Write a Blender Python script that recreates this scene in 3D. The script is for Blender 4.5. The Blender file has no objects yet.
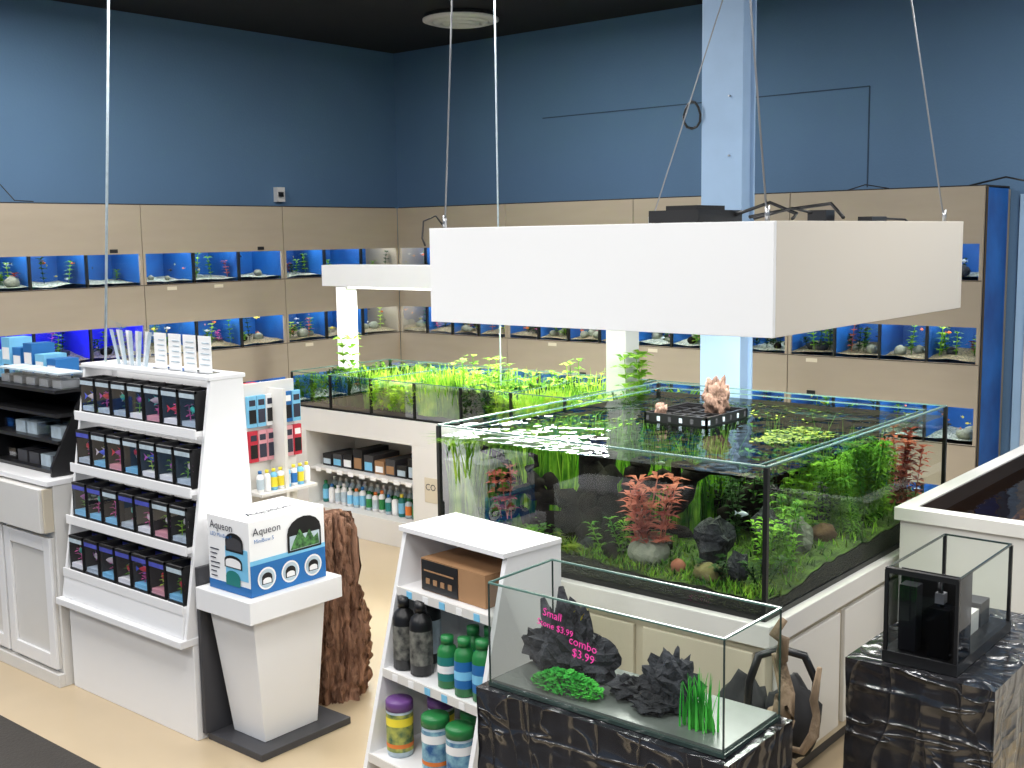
import bpy, math, random
from mathutils import Vector, noise, Matrix
R=random.Random(7)
scn=bpy.context.scene
scn.view_settings.view_transform='Standard'
scn.view_settings.look='None'
scn.view_settings.exposure=0.0

def lin(c):
    c=c/255.0
    return c/12.92 if c<=0.04045 else ((c+0.055)/1.055)**2.4
def col(r,g,b): return (lin(r),lin(g),lin(b),1)

# ---------------------------------------------------------------- materials
MATS={}
def mat(name,c,rough=0.5,metal=0.0,var=0.08,scale=8,bump=0.0,bscale=None,emit=0.0,stretch=None,c2=None,spec=0.5,coat=0.0,trans=0.0):
    if name in MATS: return MATS[name]
    m=bpy.data.materials.new(name); m.use_nodes=True
    nt=m.node_tree; b=nt.nodes['Principled BSDF']
    tc=nt.nodes.new('ShaderNodeTexCoord'); mp=nt.nodes.new('ShaderNodeMapping')
    nt.links.new(tc.outputs['Object'],mp.inputs['Vector'])
    if stretch: mp.inputs['Scale'].default_value=stretch
    n=nt.nodes.new('ShaderNodeTexNoise'); n.inputs['Scale'].default_value=scale; n.inputs['Detail'].default_value=4
    nt.links.new(mp.outputs[0],n.inputs['Vector'])
    ramp=nt.nodes.new('ShaderNodeValToRGB')
    ramp.color_ramp.elements[0].position=0.3; ramp.color_ramp.elements[1].position=0.7
    if c2 is None:
        ramp.color_ramp.elements[0].color=tuple(x*(1-var) for x in c[:3])+(1,)
        ramp.color_ramp.elements[1].color=tuple(min(1,x*(1+var)) for x in c[:3])+(1,)
    else:
        ramp.color_ramp.elements[0].color=c; ramp.color_ramp.elements[1].color=c2
    nt.links.new(n.outputs['Fac'],ramp.inputs['Fac'])
    nt.links.new(ramp.outputs['Color'],b.inputs['Base Color'])
    b.inputs['Roughness'].default_value=rough; b.inputs['Metallic'].default_value=metal
    b.inputs['Specular IOR Level'].default_value=spec
    b.inputs['Coat Weight'].default_value=coat
    if emit>0:
        nt.links.new(ramp.outputs['Color'],b.inputs['Emission Color']); b.inputs['Emission Strength'].default_value=emit
    if bump>0:
        n2=nt.nodes.new('ShaderNodeTexNoise'); n2.inputs['Scale'].default_value=bscale or scale*3; n2.inputs['Detail'].default_value=5
        nt.links.new(mp.outputs[0],n2.inputs['Vector'])
        bp=nt.nodes.new('ShaderNodeBump'); bp.inputs['Strength'].default_value=bump; bp.inputs['Distance'].default_value=0.02
        nt.links.new(n2.outputs['Fac'],bp.inputs['Height']); nt.links.new(bp.outputs[0],b.inputs['Normal'])
    MATS[name]=m; return m
def gravel(name,c1,c2,c3,scale=90,bump=0.6):
    m=bpy.data.materials.new(name); m.use_nodes=True; nt=m.node_tree; b=nt.nodes['Principled BSDF']
    tc=nt.nodes.new('ShaderNodeTexCoord'); v=nt.nodes.new('ShaderNodeTexVoronoi'); v.inputs['Scale'].default_value=scale
    nt.links.new(tc.outputs['Object'],v.inputs['Vector'])
    s=nt.nodes.new('ShaderNodeSeparateColor'); nt.links.new(v.outputs['Color'],s.inputs[0])
    r=nt.nodes.new('ShaderNodeValToRGB'); r.color_ramp.elements[0].color=c1; r.color_ramp.elements[1].color=c3
    e=r.color_ramp.elements.new(0.5); e.color=c2
    nt.links.new(s.outputs[0],r.inputs[0]); nt.links.new(r.outputs[0],b.inputs['Base Color'])
    b.inputs['Roughness'].default_value=0.8
    bp=nt.nodes.new('ShaderNodeBump'); bp.inputs['Strength'].default_value=bump; bp.inputs['Distance'].default_value=0.01
    nt.links.new(v.outputs['Distance'],bp.inputs['Height']); nt.links.new(bp.outputs[0],b.inputs['Normal'])
    return m
def emis(name,c,s):
    m=bpy.data.materials.new(name); m.use_nodes=True; nt=m.node_tree; nt.nodes.clear()
    e=nt.nodes.new('ShaderNodeEmission'); e.inputs[0].default_value=c; e.inputs[1].default_value=s
    o=nt.nodes.new('ShaderNodeOutputMaterial'); nt.links.new(e.outputs[0],o.inputs[0]); return m
def glassm(name,tint,ior=1.45,rough=0.0,fac=1.0,bump=0.0,bscale=6):
    m=bpy.data.materials.new(name); m.use_nodes=True; nt=m.node_tree; nt.nodes.clear()
    o=nt.nodes.new('ShaderNodeOutputMaterial'); mx=nt.nodes.new('ShaderNodeMixShader')
    t=nt.nodes.new('ShaderNodeBsdfTransparent'); t.inputs[0].default_value=tint
    g=nt.nodes.new('ShaderNodeBsdfGlossy'); g.inputs['Roughness'].default_value=rough; g.inputs[0].default_value=(.95,.97,1,1)
    fr=nt.nodes.new('ShaderNodeFresnel'); fr.inputs['IOR'].default_value=ior
    mu=nt.nodes.new('ShaderNodeMath'); mu.operation='MULTIPLY'; mu.inputs[1].default_value=fac
    nt.links.new(fr.outputs[0],mu.inputs[0]); nt.links.new(mu.outputs[0],mx.inputs[0])
    nt.links.new(t.outputs[0],mx.inputs[1]); nt.links.new(g.outputs[0],mx.inputs[2]); nt.links.new(mx.outputs[0],o.inputs[0])
    if bump>0:
        tc=nt.nodes.new('ShaderNodeTexCoord'); n=nt.nodes.new('ShaderNodeTexNoise'); n.inputs['Scale'].default_value=bscale
        nt.links.new(tc.outputs['Object'],n.inputs['Vector'])
        bp=nt.nodes.new('ShaderNodeBump'); bp.inputs['Strength'].default_value=bump; bp.inputs['Distance'].default_value=0.02
        nt.links.new(n.outputs['Fac'],bp.inputs['Height'])
        nt.links.new(bp.outputs[0],g.inputs['Normal']); nt.links.new(bp.outputs[0],fr.inputs['Normal'])
    return m
def leafm(name,c,c2,scale=12,tr=0.35):
    m=bpy.data.materials.new(name); m.use_nodes=True; nt=m.node_tree; nt.nodes.clear()
    o=nt.nodes.new('ShaderNodeOutputMaterial'); mx=nt.nodes.new('ShaderNodeMixShader'); mx.inputs[0].default_value=tr
    d=nt.nodes.new('ShaderNodeBsdfPrincipled'); t=nt.nodes.new('ShaderNodeBsdfTranslucent'); d.inputs['Roughness'].default_value=.6; d.inputs['Specular IOR Level'].default_value=.15
    tc=nt.nodes.new('ShaderNodeTexCoord'); n=nt.nodes.new('ShaderNodeTexNoise'); n.inputs['Scale'].default_value=scale
    nt.links.new(tc.outputs['Object'],n.inputs['Vector'])
    r=nt.nodes.new('ShaderNodeValToRGB'); r.color_ramp.elements[0].position=.35; r.color_ramp.elements[1].position=.65
    r.color_ramp.elements[0].color=c; r.color_ramp.elements[1].color=c2
    nt.links.new(n.outputs['Fac'],r.inputs[0]); nt.links.new(r.outputs[0],d.inputs['Base Color']); nt.links.new(r.outputs[0],t.inputs[0])
    nt.links.new(d.outputs[0],mx.inputs[1]); nt.links.new(t.outputs[0],mx.inputs[2]); nt.links.new(mx.outputs[0],o.inputs[0]); return m

WHITE=mat('white_laminate',col(234,234,235),.35,var=.006)
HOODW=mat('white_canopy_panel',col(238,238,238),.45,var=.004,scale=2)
HOODSH=mat('canopy_panel_shaded',col(217,209,195),.5,var=.004,scale=2)  # duller copy of the canopy white, shading of the less lit sides painted in
WHITE2=mat('white_laminate_soft',col(216,214,210),.45,var=.01)
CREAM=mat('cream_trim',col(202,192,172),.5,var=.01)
BEIGE=mat('taupe_laminate',col(153,141,124),.55,var=.03,scale=3,stretch=(1,1,6))
GROOVE=mat('groove_dark',col(70,62,52),.8)
BLACK=mat('black_plastic',col(22,22,24),.35,var=.1)
BLACKM=mat('black_matte',col(26,26,28),.75,var=.1)
DGREY=mat('dark_grey_laminate',col(62,62,66),.5,var=.05)
STEEL=mat('steel',col(190,192,195),.3,metal=.9)
CABLEM=mat('cable_grey',col(150,152,155),.4,metal=.3)
WALLB=mat('blue_paint',col(86,117,148),.8,var=.04,scale=1.2,bump=.1,bscale=60)
LBLUE=mat('light_blue_paint',col(150,178,208),.55,var=.03)
LBLUE2=mat('pale_blue_paint',col(165,196,222),.7,var=.03)
CEIL=mat('black_ceiling',col(12,12,14),.9,var=.2)
SILIC=mat('black_silicone',col(12,14,13),.4)
WATBLUE=mat('aquarium_back_blue',col(26,108,190),.6,var=.3,scale=3,c2=col(14,68,138))
WATPUR=mat('aquarium_back_violet',col(46,46,210),.6,var=.3,scale=4)
INDIGO=mat('indigo_back',col(72,80,176),.5,var=.4,scale=12)
GRAV1=gravel('light_gravel',col(90,104,98),col(158,168,152),col(214,216,200),110)
GRAV2=gravel('tan_gravel',col(80,74,58),col(140,128,100),col(190,176,144),140)
SOIL=gravel('dark_aquasoil',col(10,10,9),col(24,25,19),col(54,58,34),160)
CARPET=mat('moss_carpet',col(24,42,12),.9,scale=14,c2=col(88,118,36),bump=.8,bscale=90)
SHADEBK=mat('interior_shade_sheet',col(8,16,10),.9,scale=6,c2=col(24,40,18),spec=.1)  # added opaque sheet, its dark colour stands in for the dim tank interior
ROCKD=mat('dark_lava_rock',col(22,23,26),.8,scale=10,c2=col(62,64,70),bump=.9,bscale=45,spec=.3)
ROCKG=mat('grey_stone',col(100,106,92),.8,scale=14,c2=col(146,148,132),bump=.5,bscale=50)
WOODB=mat('dark_bogwood',col(6,5,5),.9,scale=7,c2=col(30,24,20),bump=.45,bscale=14,spec=.12,stretch=(3,3,.7))
WOODR=mat('red_driftwood',col(92,64,52),.9,scale=12,c2=col(192,148,122),bump=1.0,bscale=34,stretch=(3,3,.6),spec=.2)
WOODL=mat('pale_driftwood',col(100,84,66),.85,scale=8,c2=col(156,134,108),bump=.7,bscale=30,stretch=(2,2,.6))
GLASS=glassm('tank_glass',(.94,.975,.955,1),1.45,fac=.4)
GLASSR=glassm('rack_glass',(.96,.98,.98,1),1.45,fac=.25)
GLASST=glassm('smoked_glass',(.30,.31,.33,1),1.45,fac=.8)
GLASSE=mat('glass_edge',col(92,124,116),.15,var=.1,spec=.8)
GLASSK=mat('glass_edge_dark',col(50,64,60),.15,var=.1,spec=.8)
WATER=glassm('water_surface',(.50,.60,.44,1),1.33,fac=.65,bump=.35,bscale=7)
WATER2=glassm('clear_water_surface',(.96,.98,.95,1),1.33,fac=.35,bump=.06,bscale=5)
ACRYL=glassm('acrylic',(.96,.97,.98,1),1.5,fac=1.6)
G_VAL=leafm('vallisneria_leaf',col(76,132,34),col(156,202,68))
G_STEM=leafm('stem_leaf',col(54,112,32),col(130,182,56))
G_LIME=leafm('lime_leaf',col(120,186,48),col(206,232,92))
G_DARK=leafm('dark_leaf',col(18,44,16),col(48,86,32))
G_OLIVE=leafm('olive_leaf',col(70,92,32),col(124,142,56))
G_RED=leafm('red_leaf',col(128,48,44),col(216,128,108))
G_PLAST=leafm('plastic_green',col(40,150,50),col(90,200,80),tr=.1)
PINK=mat('pink_decor',col(214,90,160),.5)
LED=emis('led_strip',(.9,.96,1,1),19.0)
LEDV=emis('led_strip_violet',(.25,.3,1,1),24.0)
LEDW=emis('led_white',(1,.98,.95,1),3.0)
POSTGLOW=emis('post_lit_glow',(1,.99,.97,1),1.4)  # emission that makes the white gantry post look brightly lit
PAPER=mat('paper_white',col(236,236,236),.7,var=.01)
BLUEP=mat('blue_print',col(30,104,170),.5,var=.15,scale=5)
BLUEL=mat('light_blue_print',col(120,190,226),.5,var=.1)
TEAL=mat('teal_print',col(30,120,116),.5)
GREENP=mat('green_plastic',col(34,120,62),.4)
YEL=mat('yellow_plastic',col(232,214,60),.4)
ORNG=mat('orange_print',col(220,120,50),.5)
REDP=mat('red_print',col(190,40,60),.5)
PURP=mat('purple_plastic',col(104,66,130),.4)
KRAFT=mat('kraft_cardboard',col(158,120,84),.8,scale=10,var=.05)
INK=mat('ink_dark',col(40,42,60),.6)
INKP=mat('pink_marker',col(255,70,170),.6,emit=.15)
LABEL=mat('label_grey',col(180,196,206),.5,var=.15,scale=30)
ROSE=mat('rose_pack',col(214,150,160),.5)
def wrapmat():
    m=bpy.data.materials.new('black_stretch_wrap'); m.use_nodes=True; nt=m.node_tree; b=nt.nodes['Principled BSDF']
    tc=nt.nodes.new('ShaderNodeTexCoord'); bs=[]
    for sc,rt,s in (((1,1,4),(.5,.4,0),2.6),((4,4,1),(-.5,.5,.3),2.2)):
        mp=nt.nodes.new('ShaderNodeMapping'); mp.inputs['Scale'].default_value=sc; mp.inputs['Rotation'].default_value=rt
        nt.links.new(tc.outputs['Object'],mp.inputs['Vector'])
        n=nt.nodes.new('ShaderNodeTexNoise'); n.inputs['Scale'].default_value=s; n.inputs['Detail'].default_value=1; n.inputs['Distortion'].default_value=.7
        nt.links.new(mp.outputs[0],n.inputs['Vector'])
        # ridge: 1-|2n-1|
        m1=nt.nodes.new('ShaderNodeMath'); m1.operation='MULTIPLY_ADD'; m1.inputs[1].default_value=2; m1.inputs[2].default_value=-1; nt.links.new(n.outputs['Fac'],m1.inputs[0])
        m2=nt.nodes.new('ShaderNodeMath'); m2.operation='ABSOLUTE'; nt.links.new(m1.outputs[0],m2.inputs[0])
        m3=nt.nodes.new('ShaderNodeMath'); m3.operation='POWER'; m3.inputs[1].default_value=.5; nt.links.new(m2.outputs[0],m3.inputs[0])
        bs.append(m3.outputs[0])
    ad=nt.nodes.new('ShaderNodeMath'); ad.operation='ADD'; nt.links.new(bs[0],ad.inputs[0]); nt.links.new(bs[1],ad.inputs[1])
    bp=nt.nodes.new('ShaderNodeBump'); bp.invert=True; bp.inputs['Strength'].default_value=.8; bp.inputs['Distance'].default_value=.025
    nt.links.new(ad.outputs[0],bp.inputs['Height']); nt.links.new(bp.outputs[0],b.inputs['Normal'])
    b.inputs['Base Color'].default_value=col(34,34,38); b.inputs['Roughness'].default_value=.2; b.inputs['Specular IOR Level'].default_value=.9
    b.inputs['Coat Weight'].default_value=.6; b.inputs['Coat Roughness'].default_value=.1
    return m
WRAP=wrapmat()

# ---------------------------------------------------------------- mesh builder
class MB:
    def __init__(s): s.v=[];s.f=[];s.m=[];s.s=[];s.mats=[]
    def mi(s,m):
        if m not in s.mats: s.mats.append(m)
        return s.mats.index(m)
    def poly(s,pts,m,smooth=False):
        o=len(s.v); s.v+= [tuple(p) for p in pts]; s.f.append(tuple(range(o,o+len(pts)))); s.m.append(s.mi(m)); s.s.append(smooth)
    def mesh(s,vs,fs,m,smooth=False):
        o=len(s.v); s.v+=[tuple(p) for p in vs]; i=s.mi(m)
        for f in fs: s.f.append(tuple(o+k for k in f)); s.m.append(i); s.s.append(smooth)
    def hexa(s,p,m):
        s.mesh(p,[(3,2,1,0),(4,5,6,7),(0,1,5,4),(1,2,6,5),(2,3,7,6),(3,0,4,7)],m)
    def box(s,x0,x1,y0,y1,z0,z1,m):
        x0,x1=sorted((x0,x1));y0,y1=sorted((y0,y1));z0,z1=sorted((z0,z1))
        s.hexa([(x0,y0,z0),(x1,y0,z0),(x1,y1,z0),(x0,y1,z0),(x0,y0,z1),(x1,y0,z1),(x1,y1,z1),(x0,y1,z1)],m)
    def prism_y(s,prof,y0,y1,m):
        n=len(prof); vs=[(x,y0,z) for x,z in prof]+[(x,y1,z) for x,z in prof]
        fs=[tuple(range(n)),tuple(range(2*n-1,n-1,-1))]+[(i,(i+1)%n,n+(i+1)%n,n+i)[::-1] for i in range(n)]
        s.mesh(vs,fs,m)
    def tube(s,pts,rs,m,seg=8,smooth=True,cap=True):
        pts=[Vector(p) for p in pts]
        if not hasattr(rs,'__len__'): rs=[rs]*len(pts)
        vs=[];n=len(pts);up=None
        for i,p in enumerate(pts):
            d=(pts[min(i+1,n-1)]-pts[max(i-1,0)]).normalized()
            if up is None: up=Vector((0,0,1)) if abs(d.z)<.9 else Vector((1,0,0))
            a=d.cross(up).normalized(); b=a.cross(d).normalized(); up=b
            for k in range(seg):
                t=2*math.pi*k/seg; vs.append(p+(a*math.cos(t)+b*math.sin(t))*rs[i])
        fs=[(i*seg+k,i*seg+(k+1)%seg,(i+1)*seg+(k+1)%seg,(i+1)*seg+k) for i in range(n-1) for k in range(seg)]
        if cap: fs+=[tuple(range(seg))[::-1],tuple((n-1)*seg+k for k in range(seg))]
        s.mesh(vs,fs,m,smooth)
    def lathe(s,c,prof,m,seg=20,smooth=True,cap=True):
        cx,cy,cz=c; vs=[(cx+r*math.cos(2*math.pi*k/seg),cy+r*math.sin(2*math.pi*k/seg),cz+z) for r,z in prof for k in range(seg)]
        n=len(prof); fs=[(i*seg+k,i*seg+(k+1)%seg,(i+1)*seg+(k+1)%seg,(i+1)*seg+k) for i in range(n-1) for k in range(seg)]
        if cap: fs+=[tuple(range(seg))[::-1],tuple((n-1)*seg+k for k in range(seg))]
        s.mesh(vs,fs,m,smooth)
    def blob(s,c,r,m,amp=.3,freq=2.0,seed=0,nu=16,nv=10,smooth=True,zmin=None,ridge=False):
        if not hasattr(r,'__len__'): r=(r,r,r)
        vs=[];c=Vector(c)
        for i in range(nv+1):
            th=math.pi*i/nv
            for k in range(nu):
                ph=2*math.pi*k/nu
                d=Vector((math.sin(th)*math.cos(ph),math.sin(th)*math.sin(ph),math.cos(th)))
                q=noise.noise(d*freq+Vector((seed*3.1,seed*1.7,seed)))+.5*noise.noise(d*freq*2.3+Vector((seed,5,2)))
                if ridge: q=1-2.2*abs(q)
                f=1+amp*q
                p=c+Vector((d.x*r[0],d.y*r[1],d.z*r[2]))*f
                if zmin is not None and p.z<zmin: p.z=zmin
                vs.append(p)
        fs=[(i*nu+k,(i+1)*nu+k,(i+1)*nu+(k+1)%nu,i*nu+(k+1)%nu) for i in range(nv) for k in range(nu)]
        s.mesh(vs,fs,m,smooth)
    def blade(s,b,h,w,ang,lean,m,seg=5,zmax=None):
        b=Vector(b); dx=Vector((math.cos(ang),math.sin(ang),0)); sd=Vector((-dx.y,dx.x,0))
        a2=R.uniform(-.9,.9); sd=(sd*math.cos(a2)+dx*math.sin(a2))
        vs=[]
        for i in range(seg+1):
            t=i/seg; p=b+Vector((0,0,h*t))+dx*(lean*t*t)
            if zmax and p.z>zmax: p=Vector((p.x,p.y,zmax))+dx*(b.z+h*t-zmax)*.9
            ww=w*(1-t*t*.85)
            vs+=[p-sd*ww/2,p+sd*ww/2]
        s.mesh(vs,[(2*i,2*i+1,2*i+3,2*i+2) for i in range(seg)],m,True)
    def leaf(s,b,d,L,w,m,droop=.3):
        b=Vector(b); d=Vector(d).normalized(); sd=d.cross(Vector((0,0,1)))
        if sd.length<1e-3: sd=Vector((1,0,0))
        sd.normalize(); mid=b+d*L*.5; tip=b+d*L-Vector((0,0,L*droop))
        s.mesh([b,mid-sd*w/2,tip,mid+sd*w/2,mid],[(0,1,4),(1,2,4),(2,3,4),(3,0,4)],m,True)
    def stem(s,b,h,L,w,m,nodes=8,per=4,lean=0.04,up=.5):
        a=R.uniform(0,6.28); b=Vector(b); top=b+Vector((math.cos(a)*lean,math.sin(a)*lean,h))
        s.tube([b,(b+top)/2,top],.0025,m,4,cap=False)
        for i in range(nodes):
            t=(i+1)/nodes; p=b.lerp(top,t)
            for k in range(per):
                an=2*math.pi*k/per+i*.8+R.uniform(-.3,.3)
                s.leaf(p,(math.cos(an),math.sin(an),up+R.uniform(-.2,.3)),L*R.uniform(.75,1.2),w,m)
    def text(s,txt,o,xd,yd,size,m,align='LEFT'):
        c=bpy.data.curves.new('t','FONT'); c.body=txt; c.size=size; c.align_x=align; c.resolution_u=2
        ob=bpy.data.objects.new('t',c); me=ob.to_mesh()
        o=Vector(o); xd=Vector(xd).normalized(); yd=Vector(yd).normalized()
        s.mesh([o+xd*v.co.x+yd*v.co.y for v in me.vertices],[tuple(p.vertices) for p in me.polygons],m)
        ob.to_mesh_clear(); bpy.data.objects.remove(ob); bpy.data.curves.remove(c)
    def finish(s,name,bevel=0,rot=None,pivot=None,parent=None,doubles=False):
        me=bpy.data.meshes.new(name); pv=Vector(pivot) if pivot else Vector((0,0,0))
        me.from_pydata([tuple(Vector(v)-pv) for v in s.v],[],s.f); 
        for m in s.mats: me.materials.append(m)
        me.polygons.foreach_set('material_index',s.m); me.polygons.foreach_set('use_smooth',s.s); me.update()
        ob=bpy.data.objects.new(name,me); scn.collection.objects.link(ob); ob.location=pv
        if rot: ob.rotation_euler=(0,0,math.radians(rot))
        if bevel:
            b=ob.modifiers.new('bevel','BEVEL'); b.width=bevel; b.segments=2; b.limit_method='ANGLE'; b.angle_limit=math.radians(40)
        if parent: ob.parent=parent
        return ob

def fish(mb,c,L,ang,m,m2=None):
    m2=m2 or m; c=Vector(c); d=Vector((math.cos(ang),math.sin(ang),0)); sd=Vector((-d.y,d.x,0)); u=Vector((0,0,1))
    prof=[(-.5,.02),(-.35,.10),(-.1,.20),(.15,.2),(.35,.12),(.5,.02)]
    vs=[];n=6
    for t,r in prof:
        for k in range(n):
            a=2*math.pi*k/n; vs.append(c+d*(t*L)+u*(r*L*math.cos(a))+sd*(r*L*.5*math.sin(a)))
    mb.mesh(vs,[(i*n+k,i*n+(k+1)%n,(i+1)*n+(k+1)%n,(i+1)*n+k) for i in range(5) for k in range(n)],m,True)
    mb.poly([c-d*L*.48,c-d*L*.8+u*L*.25,c-d*L*.72,c-d*L*.8-u*L*.25],m2)
    mb.poly([c-d*L*.1+u*L*.18,c-d*L*.3+u*L*.36,c+d*L*.15+u*L*.19],m2)
    mb.poly([c-d*L*.1-u*L*.18,c-d*L*.25-u*L*.34,c+d*L*.12-u*L*.19],m2)

def heightgrid(mb,x0,x1,y0,y1,nx,ny,fz,m):
    vs=[(x0+(x1-x0)*i/nx,y0+(y1-y0)*j/ny,fz(x0+(x1-x0)*i/nx,y0+(y1-y0)*j/ny)) for i in range(nx+1) for j in range(ny+1)]
    mb.mesh(vs,[(i*(ny+1)+j,(i+1)*(ny+1)+j,(i+1)*(ny+1)+j+1,i*(ny+1)+j+1) for i in range(nx) for j in range(ny)],m,True)

def panes(mb,x0,x1,y0,y1,z0,z1,t=.008,m=GLASS,edge=GLASSE,seam=SILIC,sw=.006,mx0=None):
    mb.poly([(x0,y0,z0),(x0,y1,z0),(x0,y1,z1),(x0,y0,z1)],mx0 or m)
    mb.poly([(x1,y0,z0),(x1,y1,z0),(x1,y1,z1),(x1,y0,z1)],m)
    mb.poly([(x0,y0,z0),(x1,y0,z0),(x1,y0,z1),(x0,y0,z1)],m)
    mb.poly([(x0,y1,z0),(x1,y1,z0),(x1,y1,z1),(x0,y1,z1)],m)
    e=t/2
    for a in ((x0-e,x0+e,y0,y1),(x1-e,x1+e,y0,y1),(x0,x1,y0-e,y0+e),(x0,x1,y1-e,y1+e)): mb.box(*a,z1-.002,z1+.003,edge)
    for x in (x0,x1):
        for y in (y0,y1): mb.box(x-sw,x+sw,y-sw,y+sw,z0,z1-.003,seam)

# ---------------------------------------------------------------- room
CZ=3.68
def simple(name,args,m,bevel=0):
    b=MB(); b.box(*args,m); return b.finish(name,bevel)
FLOORM=mat('vinyl_floor',col(194,175,145),.28,var=.04,scale=2.5)
simple('floor',(-3,7.8,-3,7.9,-.1,0),FLOORM)
simple('ceiling',(-3,7.8,-3,7.9,CZ,CZ+.1),CEIL)
simple('wall_north',(-3,7.8,7.75,7.9,0,CZ),WALLB)
simple('wall_east',(7.62,7.8,-3,7.75,0,CZ),WALLB)
simple('wall_west',(-3.15,-3,-3,7.9,0,CZ),WALLB)
simple('wall_south',(-3,7.8,-3.15,-3,0,CZ),WALLB)
b=MB(); b.box(-1.5,2.18,-2.5,7.2,0,.008,mat('dark_rubber',col(58,54,50),.8,bump=.4,bscale=80)); b.finish('floor_mat')
b=MB(); b.box(7.60,7.62,-1.2,2.22,.1,2.22,LBLUE2); b.finish('trim_1')
b=MB(); b.box(7.585,7.62,2.10,2.16,.1,2.25,WHITE2); b.box(7.585,7.62,-1.2,2.10,2.2,2.25,WHITE2); b.box(7.585,7.6,-1.2,2.10,1.18,1.22,WHITE2); b.finish('trim_2')
b=MB(); L=mat('panel_joint',col(44,64,86),.8)
b.box(7.616,7.62,3.22,6.02,2.966,2.974,L); b.box(7.616,7.62,3.216,3.224,2.30,2.97,L); b.finish('trim_3')
b=MB(); c=(6.69,6.07)
for i,(r0,r1) in enumerate([(.29,.23),(.21,.16),(.14,.08)]):
    b.lathe((c[0],c[1],CZ-.05-.01*i),[(r0,.02+.01*i),(r0,0.005),(r1,-.012),(r1,.02)],WHITE2,32,cap=False)
b.lathe((c[0],c[1],CZ-.06),[(.06,0),(.06,.06)],WHITE2,24)
b.lathe((c[0],c[1],CZ-.02),[(.28,0),(.28,.02)],BLACKM,32)
b.finish('ceiling_vent')

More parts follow.
